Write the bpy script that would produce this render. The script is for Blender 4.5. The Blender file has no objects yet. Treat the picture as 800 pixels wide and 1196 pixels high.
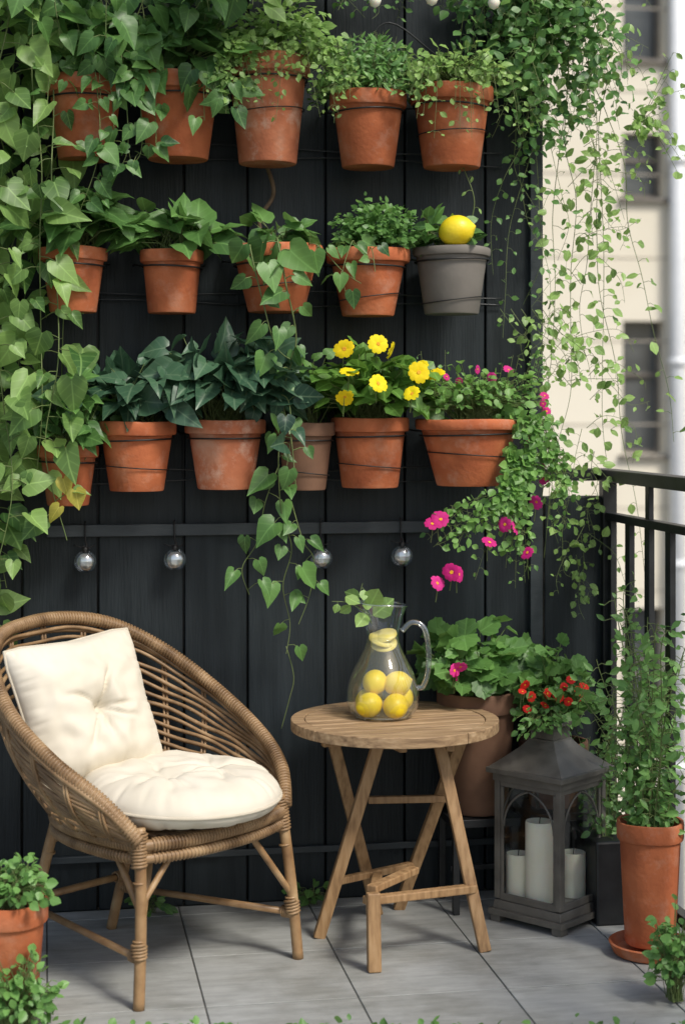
import bpy, math, random
import numpy as np
from mathutils import Vector, Matrix, noise
random.seed(7); rng=np.random.default_rng(7)
sc=bpy.context.scene
sc.view_settings.view_transform='Standard'; sc.view_settings.look='None'; sc.view_settings.exposure=0

# ------------------------------------------------------------------ materials
def mat(name):
    m=bpy.data.materials.new(name); m.use_nodes=True
    nt=m.node_tree; b=nt.nodes['Principled BSDF']; return m,nt,b
def N(nt,t,**k):
    n=nt.nodes.new(t)
    for a,v in k.items(): setattr(n,a,v)
    return n
def ramp(nt,fac,stops):
    r=N(nt,'ShaderNodeValToRGB'); e=r.color_ramp.elements
    while len(e)<len(stops): e.new(.5)
    for i,(p,c) in enumerate(stops): e[i].position=p; e[i].color=(c[0],c[1],c[2],1)
    nt.links.new(fac,r.inputs[0]); return r.outputs[0]
def noisy(name,c1,c2,scale=8,rough=.7,bump=.2,bscale=60,stretch=(1,1,1),metal=0,detail=4,c3=None,spec=.5,bdist=.004,coord='Object',tint=None,objrand=None,bloom=None):
    m,nt,b=mat(name)
    tc=N(nt,'ShaderNodeTexCoord'); mp=N(nt,'ShaderNodeMapping'); mp.inputs['Scale'].default_value=stretch
    nt.links.new(tc.outputs[coord],mp.inputs[0])
    n=N(nt,'ShaderNodeTexNoise'); n.inputs['Scale'].default_value=scale; n.inputs['Detail'].default_value=detail
    nt.links.new(mp.outputs[0],n.inputs['Vector'])
    st=[(.3,c1),(.68,c2)]
    if c3: st=[(.28,c1),(.55,c2),(.75,c3)]
    col=ramp(nt,n.outputs[0],st)
    if bloom:   # lime bloom / damp staining patches
        nb=N(nt,'ShaderNodeTexNoise'); nb.inputs['Scale'].default_value=16; nb.inputs['Detail'].default_value=8; nb.inputs['Roughness'].default_value=.7; nt.links.new(mp.outputs[0],nb.inputs['Vector'])
        fr_=ramp(nt,nb.outputs[0],[(.52,(0,0,0)),(.72,(bloom[1],)*3)])
        mb=N(nt,'ShaderNodeMix',data_type='RGBA'); nt.links.new(fr_,mb.inputs[0]); nt.links.new(col,mb.inputs[6]); mb.inputs[7].default_value=(*bloom[0],1); col=mb.outputs[2]
        nd=N(nt,'ShaderNodeTexNoise'); nd.inputs['Scale'].default_value=5; nd.inputs['Detail'].default_value=5; nt.links.new(mp.outputs[0],nd.inputs['Vector'])
        dk=ramp(nt,nd.outputs[0],[(.32,(.62,.6,.58)),(.52,(1,1,1))])
        md=N(nt,'ShaderNodeMix',data_type='RGBA',blend_type='MULTIPLY'); md.inputs[0].default_value=1; nt.links.new(col,md.inputs[6]); nt.links.new(dk,md.inputs[7]); col=md.outputs[2]
    if tint or objrand:
        mr=N(nt,'ShaderNodeMapRange')
        if tint:
            at=N(nt,'ShaderNodeAttribute',attribute_name='tint'); src=at.outputs['Fac']; lo,hi=tint
        else:
            at=N(nt,'ShaderNodeObjectInfo'); src=at.outputs['Random']; lo,hi=objrand
        mr.inputs['To Min'].default_value=lo; mr.inputs['To Max'].default_value=hi
        nt.links.new(src,mr.inputs[0])
        mu=N(nt,'ShaderNodeMix',data_type='RGBA',blend_type='MULTIPLY'); mu.inputs[0].default_value=1; nt.links.new(col,mu.inputs[6]); nt.links.new(mr.outputs[0],mu.inputs[7]); col=mu.outputs[2]
    nt.links.new(col,b.inputs['Base Color'])
    if bump>0:
        n2=N(nt,'ShaderNodeTexNoise'); n2.inputs['Scale'].default_value=bscale; n2.inputs['Detail'].default_value=4
        nt.links.new(mp.outputs[0],n2.inputs['Vector'])
        bp=N(nt,'ShaderNodeBump'); bp.inputs['Strength'].default_value=bump; bp.inputs['Distance'].default_value=bdist
        nt.links.new(n2.outputs[0],bp.inputs['Height']); nt.links.new(bp.outputs[0],b.inputs['Normal'])
    b.inputs['Roughness'].default_value=rough; b.inputs['Metallic'].default_value=metal
    b.inputs['Specular IOR Level'].default_value=spec
    return m
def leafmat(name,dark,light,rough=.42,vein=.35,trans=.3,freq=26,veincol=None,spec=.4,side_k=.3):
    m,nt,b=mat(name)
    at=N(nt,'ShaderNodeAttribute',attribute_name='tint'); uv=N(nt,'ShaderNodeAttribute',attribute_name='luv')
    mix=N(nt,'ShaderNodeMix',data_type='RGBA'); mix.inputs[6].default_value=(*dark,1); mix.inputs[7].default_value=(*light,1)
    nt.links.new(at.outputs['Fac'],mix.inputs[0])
    sx=N(nt,'ShaderNodeSeparateXYZ'); nt.links.new(uv.outputs['Vector'],sx.inputs[0])
    def M(op,a,b2=None,c=None):
        n=N(nt,'ShaderNodeMath',operation=op)
        for i,v in enumerate((a,b2,c)):
            if v is None: continue
            if isinstance(v,(int,float)): n.inputs[i].default_value=v
            else: nt.links.new(v,n.inputs[i])
        return n.outputs[0]
    ax=M('ABSOLUTE',sx.outputs[0])
    ph=M('MULTIPLY',M('SUBTRACT',sx.outputs[1],M('MULTIPLY',ax,.8)),freq)
    side=M('POWER',M('ADD',M('MULTIPLY',M('SINE',ph),.5),.5),14)
    mid=M('SUBTRACT',1,M('MINIMUM',M('MULTIPLY',ax,28),1))
    v=M('MULTIPLY',M('MAXIMUM',M('MULTIPLY',side,side_k),mid),vein)
    m2=N(nt,'ShaderNodeMix',data_type='RGBA'); nt.links.new(v,m2.inputs[0]); nt.links.new(mix.outputs[2],m2.inputs[6])
    vc=veincol or tuple(min(1,x*2.0+.03) for x in light); m2.inputs[7].default_value=(*vc,1)
    nt.links.new(m2.outputs[2],b.inputs['Base Color']); b.inputs['Roughness'].default_value=rough
    b.inputs['Specular IOR Level'].default_value=spec
    tr=N(nt,'ShaderNodeBsdfTranslucent'); hs=N(nt,'ShaderNodeHueSaturation'); hs.inputs['Value'].default_value=1.7; hs.inputs['Hue'].default_value=.485
    nt.links.new(m2.outputs[2],hs.inputs['Color']); nt.links.new(hs.outputs[0],tr.inputs[0])
    ms=N(nt,'ShaderNodeMixShader'); ms.inputs[0].default_value=trans
    nt.links.new(b.outputs[0],ms.inputs[1]); nt.links.new(tr.outputs[0],ms.inputs[2])
    nt.links.new(ms.outputs[0],nt.nodes['Material Output'].inputs[0]); return m
def thinglass(name,tint=(.96,.98,.97),base=.05,edge=.75,pw=3.0,col=(.95,.97,1),cloud=None):
    m,nt,b=mat(name); nt.nodes.remove(b)
    t=N(nt,'ShaderNodeBsdfTransparent'); t.inputs[0].default_value=(*tint,1)
    g=N(nt,'ShaderNodeBsdfGlossy'); g.inputs['Roughness'].default_value=.03; g.inputs[0].default_value=(*col,1)
    f=N(nt,'ShaderNodeLayerWeight'); f.inputs[0].default_value=.5
    p=N(nt,'ShaderNodeMath',operation='POWER'); p.inputs[1].default_value=pw; nt.links.new(f.outputs['Facing'],p.inputs[0])
    mu=N(nt,'ShaderNodeMath',operation='MULTIPLY_ADD'); mu.inputs[1].default_value=edge; mu.inputs[2].default_value=base; nt.links.new(p.outputs[0],mu.inputs[0])
    ms=N(nt,'ShaderNodeMixShader'); nt.links.new(mu.outputs[0],ms.inputs[0]); nt.links.new(t.outputs[0],ms.inputs[1]); nt.links.new(g.outputs[0],ms.inputs[2])
    out=ms.outputs[0]
    if cloud:
        tl=N(nt,'ShaderNodeBsdfDiffuse'); tl.inputs[0].default_value=(*cloud[0],1); m2=N(nt,'ShaderNodeMixShader'); m2.inputs[0].default_value=cloud[1]
        nt.links.new(out,m2.inputs[1]); nt.links.new(tl.outputs[0],m2.inputs[2]); out=m2.outputs[0]
    nt.links.new(out,nt.nodes['Material Output'].inputs[0]); return m
def terracotta(name,c1,c2,c3,bl):
    return noisy(name,c1,c2,scale=9,rough=.85,bump=.35,bscale=90,c3=c3,spec=.2,detail=7,objrand=(.80,1.12),bloom=((.60,.42,.32),bl))

M_terra=terracotta('terracotta',(.37,.10,.042),(.51,.155,.064),(.58,.23,.12),.35)
M_terra2=terracotta('terracotta_weathered',(.34,.10,.05),(.48,.17,.085),(.54,.30,.2),.75)
M_grey=noisy('grey_clay',(.15,.135,.115),(.21,.19,.165),rough=.75,bump=.15)
M_brownpot=noisy('brown_clay',(.12,.06,.035),(.21,.11,.065),rough=.8,bump=.2)
M_soil=noisy('soil',(.012,.008,.005),(.05,.033,.02),scale=60,rough=1,bump=1,bscale=120,bdist=.01)
M_wall=noisy('charcoal_painted_wood',(.0075,.0122,.015),(.0165,.023,.0272),scale=5,rough=.55,bump=.6,bscale=22,stretch=(7,7,.55),spec=.36,bdist=.004,tint=(.75,1.2))
M_trim=noisy('charcoal_trim',(.026,.034,.040),(.042,.052,.058),scale=6,rough=.5,bump=.2,stretch=(1,6,6))
M_black=noisy('black_metal',(.008,.009,.01),(.02,.022,.024),scale=20,rough=.42,bump=.1,spec=.5)
M_wire=noisy('black_wire',(.006,.006,.006),(.015,.014,.013),rough=.5,bump=0)
M_rail=noisy('dark_steel_wire',(.03,.032,.034),(.06,.062,.064),rough=.35,bump=0,metal=.5)
M_rattan=noisy('rattan',(.12,.066,.028),(.29,.18,.09),scale=14,rough=.5,bump=.3,bscale=80,c3=(.44,.30,.165))
M_rattan2=noisy('rattan_pole',(.19,.10,.042),(.33,.20,.095),scale=18,rough=.42,bump=.25,bscale=60,c3=(.44,.30,.16))
M_cloth=noisy('cream_fabric',(.64,.585,.475),(.72,.665,.56),scale=6,rough=.95,bump=.3,bscale=500,spec=.1,bdist=.001)
M_pipe=noisy('cream_piping',(.50,.445,.345),(.58,.525,.425),scale=20,rough=.95,bump=.2,bscale=500,spec=.1)
M_wood=noisy('weathered_teak',(.16,.095,.048),(.36,.235,.125),scale=3,rough=.62,bump=.5,bscale=14,stretch=(2.2,26,26),c3=(.49,.35,.21),bdist=.002,detail=6)
M_woodleg=noisy('teak_leg',(.19,.105,.045),(.36,.215,.10),scale=6,rough=.55,bump=.35,bscale=14,stretch=(14,14,2),c3=(.42,.27,.14),bdist=.002)
M_candle=noisy('wax',(.80,.75,.60),(.85,.81,.68),rough=.5,bump=.1)
M_candle.node_tree.nodes['Principled BSDF'].inputs['Subsurface Weight'].default_value=.2
M_lant=noisy('pewter_metal',(.10,.093,.08),(.20,.188,.165),scale=12,rough=.5,bump=.2,metal=.35,detail=7)
M_glass=thinglass('clear_glass',tint=(.98,.99,.985),base=.05,edge=.8,pw=2.0); M_pane=thinglass('pane_glass',tint=(.97,.985,.975),base=.04,edge=.6,pw=4)
M_water=thinglass('lemon_water',tint=(.985,.985,.93),base=.03,edge=.35,pw=2.5,cloud=((.75,.74,.50),.08))
M_lemon=noisy('lemon_skin',(.80,.57,.010),(.90,.72,.03),scale=10,rough=.4,bump=.35,bscale=130,bdist=.002)
M_slice=noisy('lemon_flesh',(.80,.66,.12),(.86,.76,.35),scale=30,rough=.5,bump=.2)
M_white=noisy('white_pipe',(.74,.76,.78),(.80,.82,.84),rough=.5,bump=.05)
M_cream=noisy('cream_render',(.74,.68,.55),(.80,.745,.62),scale=.8,rough=.9,bump=.2,bscale=8)
M_joint=noisy('stone_joint',(.42,.38,.31),(.5,.45,.37),rough=.9,bump=0)
M_dkglass=noisy('window_glass',(.04,.048,.05),(.11,.12,.125),scale=1.2,rough=.12,bump=0)
M_ground=noisy('street_ground',(.10,.10,.095),(.16,.155,.145),scale=.4,rough=.95,bump=.2)
M_stem=noisy('green_stem',(.10,.15,.04),(.16,.20,.07),scale=20,rough=.6,bump=0)
M_bark=noisy('vine_bark',(.10,.065,.035),(.19,.13,.08),scale=30,rough=.9,bump=.3)

L_light=leafmat('leaf_light',(.05,.125,.032),(.27,.43,.12),trans=.36,freq=22)
L_mid=leafmat('leaf_mid',(.028,.085,.024),(.135,.28,.07),trans=.26,freq=22)
L_dark=leafmat('leaf_dark',(.013,.045,.027),(.065,.14,.075),rough=.38,trans=.12,freq=20,vein=.45,veincol=(.22,.32,.19))
L_herb=leafmat('leaf_herb',(.035,.11,.03),(.18,.36,.095),trans=.3,vein=.1)
L_fern=leafmat('leaf_fern',(.04,.12,.03),(.22,.42,.10),trans=.35,vein=.1)
L_prim=leafmat('leaf_primrose',(.03,.09,.015),(.14,.29,.05),trans=.25,freq=30,vein=.4)
L_yel=leafmat('leaf_yellowing',(.30,.26,.03),(.45,.42,.08),trans=.3)
P_yel=leafmat('petal_yellow',(.84,.62,.01),(.93,.80,.02),rough=.6,vein=.12,trans=.25,veincol=(.85,.5,.01),spec=.2)
P_pink=leafmat('petal_magenta',(.50,.01,.15),(.74,.05,.30),rough=.6,vein=.3,trans=.25,veincol=(.3,.0,.1),spec=.2)
P_red=leafmat('petal_red',(.55,.01,.012),(.80,.06,.03),rough=.6,vein=.15,trans=.25,veincol=(.4,.0,.0),spec=.2)
M_fcen=noisy('flower_centre',(.65,.25,.01),(.8,.40,.02),rough=.8,bump=0)

m,nt,b=mat('grey_floor_tile')
tc=N(nt,'ShaderNodeTexCoord'); mp=N(nt,'ShaderNodeMapping'); mp.inputs['Scale'].default_value=(3,16,3); nt.links.new(tc.outputs['Object'],mp.inputs[0])
n1=N(nt,'ShaderNodeTexNoise'); n1.inputs['Scale'].default_value=2.2; n1.inputs['Detail'].default_value=8; n1.inputs['Roughness'].default_value=.65; nt.links.new(mp.outputs[0],n1.inputs['Vector'])
c=ramp(nt,n1.outputs[0],[(.28,(.27,.28,.268)),(.55,(.365,.372,.36)),(.75,(.43,.44,.425))])
at=N(nt,'ShaderNodeAttribute',attribute_name='tint'); mr=N(nt,'ShaderNodeMapRange'); mr.inputs['To Min'].default_value=.86; mr.inputs['To Max'].default_value=1.08
nt.links.new(at.outputs['Fac'],mr.inputs[0])
n3=N(nt,'ShaderNodeTexNoise'); n3.inputs['Scale'].default_value=3; n3.inputs['Detail'].default_value=8; n3.inputs['Roughness'].default_value=.65; nt.links.new(tc.outputs['Object'],n3.inputs['Vector'])
st=ramp(nt,n3.outputs[0],[(.36,(.70,.69,.655)),(.56,(1,1,1))])
mu=N(nt,'ShaderNodeMix',data_type='RGBA',blend_type='MULTIPLY'); mu.inputs[0].default_value=1; nt.links.new(c,mu.inputs[6]); nt.links.new(st,mu.inputs[7])
mu2=N(nt,'ShaderNodeMix',data_type='RGBA',blend_type='MULTIPLY'); mu2.inputs[0].default_value=1; nt.links.new(mu.outputs[2],mu2.inputs[6]); nt.links.new(mr.outputs[0],mu2.inputs[7])
nt.links.new(mu2.outputs[2],b.inputs['Base Color']); b.inputs['Roughness'].default_value=.6
bp=N(nt,'ShaderNodeBump'); bp.inputs['Strength'].default_value=.25; bp.inputs['Distance'].default_value=.003; nt.links.new(n1.outputs[0],bp.inputs['Height']); nt.links.new(bp.outputs[0],b.inputs['Normal'])
M_tile=m
M_grout=noisy('grout',(.10,.10,.092),(.16,.157,.145),scale=20,rough=1)

# ------------------------------------------------------------------ mesh helpers
class MB:
    def __init__(s): s.v=[]; s.f=[]; s.a=[]
    def add(s,vs,fs,tint=0.5):
        o=len(s.v); s.v+= [tuple(p) for p in vs]; s.f+=[tuple(o+i for i in f) for f in fs]; s.a+=[tint]*len(vs)
    def box(s,c,d,rz=0,tint=.5,top=(1,1)):
        M=Matrix.Rotation(rz,3,'Z'); vs=[]
        for z in (-.5,.5):
            k=(1,1) if z<0 else top
            for x,y in ((-.5,-.5),(.5,-.5),(.5,.5),(-.5,.5)):
                p=M@Vector((x*d[0]*k[0],y*d[1]*k[1],z*d[2])); vs.append((c[0]+p.x,c[1]+p.y,c[2]+p.z))
        s.add(vs,[(0,3,2,1),(4,5,6,7),(0,1,5,4),(1,2,6,5),(2,3,7,6),(3,0,4,7)],tint)
    def beam(s,p0,p1,w,h,up=(0,0,1)):
        p0=Vector(p0);p1=Vector(p1);a=(p1-p0).normalized();u=Vector(up);x=a.cross(u)
        if x.length<.01: x=a.cross(Vector((0,1,0)))
        x.normalize(); y=x.cross(a); vs=[]
        for p in (p0,p1):
            for i,j in ((-1,-1),(1,-1),(1,1),(-1,1)): vs.append(p+x*i*w/2+y*j*h/2)
        s.add(vs,[(0,3,2,1),(4,5,6,7),(0,1,5,4),(1,2,6,5),(2,3,7,6),(3,0,4,7)])
    def tube(s,pts,r,n=8,closed=False,cap=True):
        P=[Vector(p) for p in pts]; k=len(P)
        if k<2: return
        R=r if hasattr(r,'__len__') else [r]*k
        t0=(P[1]-P[0]).normalized(); u=t0.cross(Vector((0,0,1)))
        if u.length<.05: u=t0.cross(Vector((0,1,0)))
        u.normalize(); vs=[]
        for i in range(k):
            if closed: t=P[(i+1)%k]-P[i-1]
            else: t=P[min(i+1,k-1)]-P[max(i-1,0)]
            if t.length<1e-9: t=t0
            t.normalize(); u=(u-t*u.dot(t))
            if u.length<1e-6: u=t.orthogonal()
            u.normalize(); w=t.cross(u)
            for j in range(n):
                a=2*math.pi*j/n; vs.append(P[i]+(u*math.cos(a)+w*math.sin(a))*R[i])
        fs=[]
        for i in range(k if closed else k-1):
            i2=(i+1)%k
            for j in range(n):
                j2=(j+1)%n; fs.append((i*n+j,i*n+j2,i2*n+j2,i2*n+j))
        if cap and not closed:
            fs.append(tuple(range(n-1,-1,-1))); fs.append(tuple((k-1)*n+j for j in range(n)))
        s.add(vs,fs)
    def rev(s,prof,c,n=40,sq=(1,1)):
        vs=[];fs=[]
        for r,z in prof:
            for j in range(n):
                a=2*math.pi*j/n; vs.append((c[0]+r*math.cos(a)*sq[0],c[1]+r*math.sin(a)*sq[1],c[2]+z))
        for i in range(len(prof)-1):
            for j in range(n):
                j2=(j+1)%n; fs.append((i*n+j,i*n+j2,(i+1)*n+j2,(i+1)*n+j))
        s.add(vs,fs)
    def obj(s,name,m,parent=None,smooth=True,bevel=0,bs=2):
        me=bpy.data.meshes.new(name); me.from_pydata(s.v,[],s.f); me.update()
        at=me.attributes.new('tint','FLOAT','POINT'); at.data.foreach_set('value',s.a)
        me.materials.append(m)
        return finish(me,name,parent,smooth,bevel,bs)
def finish(me,name,parent,smooth=True,bevel=0,bs=2):
    o=bpy.data.objects.new(name,me); sc.collection.objects.link(o)
    if smooth:
        me.polygons.foreach_set('use_smooth',[True]*len(me.polygons))
        if smooth=='auto': me.set_sharp_from_angle(angle=math.radians(40))
    if bevel:
        b=o.modifiers.new('bevel','BEVEL'); b.width=bevel; b.segments=bs; b.limit_method='ANGLE'; b.angle_limit=math.radians(35)
    if parent:
        o.parent=parent; o.matrix_parent_inverse=Matrix.Translation(parent.location).inverted()
    return o
def grp(name,loc=(0,0,0)):
    e=bpy.data.objects.new(name,None); e.empty_display_size=.05; e.location=loc; sc.collection.objects.link(e); return e

# ------------------------------------------------------------------ leaves
def tmpl(rows,extra=None):
    v=[];f=[]
    n=len(rows)
    for my,(ex,ey) in rows[:-1]:
        v+= [(0,my),(ex*.55,(my+ey)/2*1.0),(ex,ey),(-ex*.55,(my+ey)/2),(-ex,ey)]
    v.append((0,rows[-1][0])); tip=len(v)-1
    for i in range(n-2):
        a=i*5;b_=a+5
        f+=[(a,a+1,b_+1,b_),(a+1,a+2,b_+2,b_+1),(a,b_,b_+3,a+3),(a+3,b_+3,b_+4,a+4)]
    a=(n-2)*5; f+=[(a,a+1,tip),(a+1,a+2,tip),(a,tip,a+3),(a+3,tip,a+4)]
    if extra:
        for s in (1,-1):
            v.append((extra[0]*s,extra[1])); k=len(v)-1
            f.append((0,k,1) if s>0 else (0,3,k)); 
            f.append((k,2,1) if s>0 else (k,3,4))
    return np.array(v,float),f
T_heart=tmpl([(0,(.27,-.16)),(.15,(.43,.03)),(.34,(.43,.26)),(.55,(.32,.5)),(.77,(.16,.75)),(1,None)],extra=(.12,-.17))
T_oval=tmpl([(0,(.06,.02)),(.22,(.25,.25)),(.5,(.30,.52)),(.78,(.19,.78)),(1,None)])
T_nar=tmpl([(0,(.02,.02)),(.35,(.11,.35)),(.7,(.08,.7)),(1,None)])
T_small=(np.array([(0,0),(.3,.3),(.27,.65),(0,1),(-.3,.3),(-.27,.65),(0,.45)],float),[(0,1,6),(1,2,6),(2,3,6),(0,6,4),(4,6,5),(5,6,3)])
_a=[math.radians(x) for x in range(-150,151,15)]
_v=[(0,0)]+[(math.sin(t)*.5*(1+.09*math.cos(t*9)),.42+math.cos(t)*.5*(1+.09*math.cos(t*9))) for t in _a]
T_round=(np.array(_v,float),[(0,i+1,i) for i in range(1,len(_a))])
def flower_t(npet=5,w=.42):
    v=[];f=[];z=[]
    for k in range(npet):
        a=2*math.pi*k/npet; ca,sa=math.cos(a),math.sin(a)
        pts=[(0,.04),(w*.5,.25),(w,.6),(w*.8,.9),(w*.3,1.0),(0,.90),(-w*.3,1.0),(-w*.8,.9),(-w,.6),(-w*.5,.25),(0,.55)]
        zs=[0,.06,.10,.05,.0,.06,.0,.05,.10,.06,.14]
        o=len(v)
        for (x,y),zz in zip(pts,zs): v.append((x*ca-y*sa,x*sa+y*ca)); z.append(zz+.015*(k%2))
        for i in range(10): f.append((o+i,o+(i+1)%10,o+10))
    return np.array(v,float),f,np.array(z)
T_flower=flower_t(5,.52)
class Leaves:
    def __init__(s): s.p=[];s.a=[];s.n=[];s.s=[];s.t=[];s.d=[]
    def add(s,p,a,n,size,tint=None,droop=None):
        s.p.append(tuple(p));s.a.append(tuple(a));s.n.append(tuple(n));s.s.append(size)
        s.t.append(random.random()*.8+.1 if tint is None else min(1,max(0,tint))); s.d.append(random.uniform(.0,.4) if droop is None else droop)
    def build(s,name,T,m,parent=None,fold=.4,wid=1.0):
        if not s.p: return
        tv=T[0]; tf=T[1]; tz=T[2] if len(T)>2 else None
        p=np.array(s.p);a=np.array(s.a);n=np.array(s.n);sz=np.array(s.s)[:,None,None];d=np.array(s.d)[:,None]
        a/=np.linalg.norm(a,axis=1,keepdims=True)+1e-9
        n=n-(n*a).sum(1,keepdims=True)*a; n/=np.linalg.norm(n,axis=1,keepdims=True)+1e-9
        x=np.cross(a,n)
        K=len(p);V=len(tv)
        wr=rng.uniform(.8,1.15,(K,1))*wid
        fx=np.abs(tv[:,0])[None,:]*rng.uniform(-fold*.15,fold*1.4,(K,1))
        tw=rng.normal(0,.22,(K,1))*(tv[:,0]*tv[:,1])[None,:]
        if tz is None:
            zz=fx+tw-d*(tv[:,1]**2)[None,:]+rng.normal(0,.014,(K,V))+.05*np.sin(tv[:,1]*9)[None,:]*np.abs(tv[:,0])[None,:]*2
        else: zz=tz[None,:]*1.2+rng.normal(0,.03,(K,V))
        bend=rng.normal(0,.10,(K,1))*(tv[:,1]**2)[None,:]
        X=(tv[:,0][None,:]*wr)+bend
        co=p[:,None,:]+sz*(x[:,None,:]*X[:,:,None]+a[:,None,:]*tv[:,1][None,:,None]+n[:,None,:]*zz[:,:,None])
        co=co.reshape(-1,3)
        sizes=np.array([len(f) for f in tf]); flat=np.array([i for f in tf for i in f])
        loops=(flat[None,:]+(np.arange(K)*V)[:,None]).ravel()
        tot=np.tile(sizes,K); st=np.concatenate([[0],np.cumsum(tot)[:-1]])
        me=bpy.data.meshes.new(name); me.vertices.add(len(co)); me.vertices.foreach_set('co',co.ravel())
        me.loops.add(len(loops)); me.loops.foreach_set('vertex_index',loops)
        me.polygons.add(len(tot)); me.polygons.foreach_set('loop_start',st); 
        me.update(calc_edges=True); me.validate()
        at=me.attributes.new('tint','FLOAT','POINT'); at.data.foreach_set('value',np.repeat(np.array(s.t),V))
        uv=np.zeros((K,V,3)); uv[:,:,0]=tv[:,0]; uv[:,:,1]=tv[:,1]
        l=me.attributes.new('luv','FLOAT_VECTOR','POINT'); l.data.foreach_set('vector',uv.ravel())
        me.materials.append(m)
        return finish(me,name,parent)
def rv(s=1): return Vector((random.gauss(0,s),random.gauss(0,s),random.gauss(0,s)))
UP=Vector((0,0,1)); OUT=Vector((0,-1,0))

def bush(L,S,c,rad,n,size,base=None,upb=.5,droop=.3,petiole=True,tb=.5,dome=True,stem_r=.0012,front=.4):
    c=Vector(c); base=Vector(base) if base else c-Vector((0,0,rad[2]*.8))
    ph=[random.uniform(0,6.28) for _ in range(4)]
    for i in range(n):
        th=random.uniform(0,2*math.pi); cz=random.uniform(-.35 if dome else -1,1); sz=math.sqrt(1-cz*cz)
        d=Vector((sz*math.cos(th),sz*math.sin(th),cz))
        lump=1+.2*math.sin(3*th+ph[0])+.17*math.sin(5*cz*2+ph[1]+2*th)
        r=random.random()**.45*lump
        p=c+Vector((d.x*rad[0],d.y*rad[1],d.z*rad[2]))*r
        if p.y>-.015: p.y=-.015-random.random()*.03
        a=(Vector((d.x,d.y,d.z*.5))+rv(.4)-UP*droop).normalized()
        nn=UP*upb+d*.5+OUT*front+rv(.35)
        sz_=size*random.uniform(.5,1.25)
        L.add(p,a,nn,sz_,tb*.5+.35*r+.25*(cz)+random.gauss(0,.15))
        if petiole and S is not None:
            q=base+Vector((random.uniform(-.3,.3)*rad[0],random.uniform(-.3,.3)*rad[1],0))
            mid=(p+q)/2+Vector((0,0,.02))
            S.tube([q,mid,p],stem_r,4,cap=False)
def vine(L,S,pts,spacing,size,r=.0018,tb=.5,face=OUT,hang=.8,pet=.03,jit=.35,taper=True,side=1.0,skip=0):
    P=cr([Vector(p) for p in pts],8)
    S.tube(P,[r*(1-.5*i/len(P)) for i in range(len(P))],5,cap=False)
    acc=0; k=0; tot=sum((P[i+1]-P[i]).length for i in range(len(P)-1)); run=0
    for i in range(len(P)-1):
        seg=P[i+1]-P[i]; acc+=seg.length; run+=seg.length
        while acc>spacing:
            acc-=spacing*random.uniform(.6,1.5); k+=1
            if skip and random.random()<skip: continue
            t=seg.normalized(); sd=t.cross(face).normalized()*(1 if k%2 else -1)*side
            off=(sd*random.uniform(.5,1.3)+face*random.uniform(.1,.9)+UP*random.uniform(-.4,.4)).normalized()*pet*random.uniform(.5,1.4)
            q=P[i]+off
            S.tube([P[i],P[i]+off*.5+UP*.004,q],r*.5,4,cap=False)
            a=(-UP*hang+sd*.5+face*.2+rv(jit)).normalized()
            nn=face*1.0+UP*.5+rv(.32)
            L.add(q,a,nn,size*random.uniform(.5,1.2)*(1-.35*run/tot if taper else 1),tb+random.gauss(0,.22))
def cr(P,k=8,closed=False):
    out=[];n=len(P)
    rngi=range(n if closed else n-1)
    for i in rngi:
        g=lambda j: P[j%n] if closed else P[min(max(j,0),n-1)]
        a,b,c,d=g(i-1),g(i),g(i+1),g(i+2)
        for j in range(k):
            t=j/k
            out.append(.5*((2*b)+(c-a)*t+(2*a-5*b+4*c-d)*t*t+(3*b-a-3*c+d)*t**3))
    if not closed: out.append(P[-1].copy())
    return out
def wander(x,y,z0,z1,n,amp,drift=0):
    out=[];cx=x;vx=0
    for k in range(n+1):
        t=k/n; vx=vx*.6+random.gauss(0,amp); cx+=vx
        out.append((cx+drift*t,min(-.03,y+random.gauss(0,.025)),z0+(z1-z0)*t+random.gauss(0,amp*.6)))
    return out
def flowers(pos,size,m,name,parent,face=OUT,cen=True,spread=.3,cs=.2,up=.7):
    L=Leaves(); C=Leaves(); S=MB()
    for p in pos:
        nn=(face+UP*random.uniform(0,up)+rv(spread)).normalized(); a=rv(1); s_=size*random.uniform(.8,1.15)
        L.add(p,a,nn,s_)
        C.add(Vector(p)+nn*.003,a,nn,s_*cs)
        S.tube([Vector(p)-nn*.002,Vector(p)-nn*.012-UP*.02,Vector(p)+Vector((0,.02,-.05))],.0012,4,cap=False)
    L.build(name,T_flower,m,parent)
    if cen: C.build(name+'_centres',T_flower,M_fcen,parent)
    S.obj(name+'_stalks',M_stem,parent)

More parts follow.
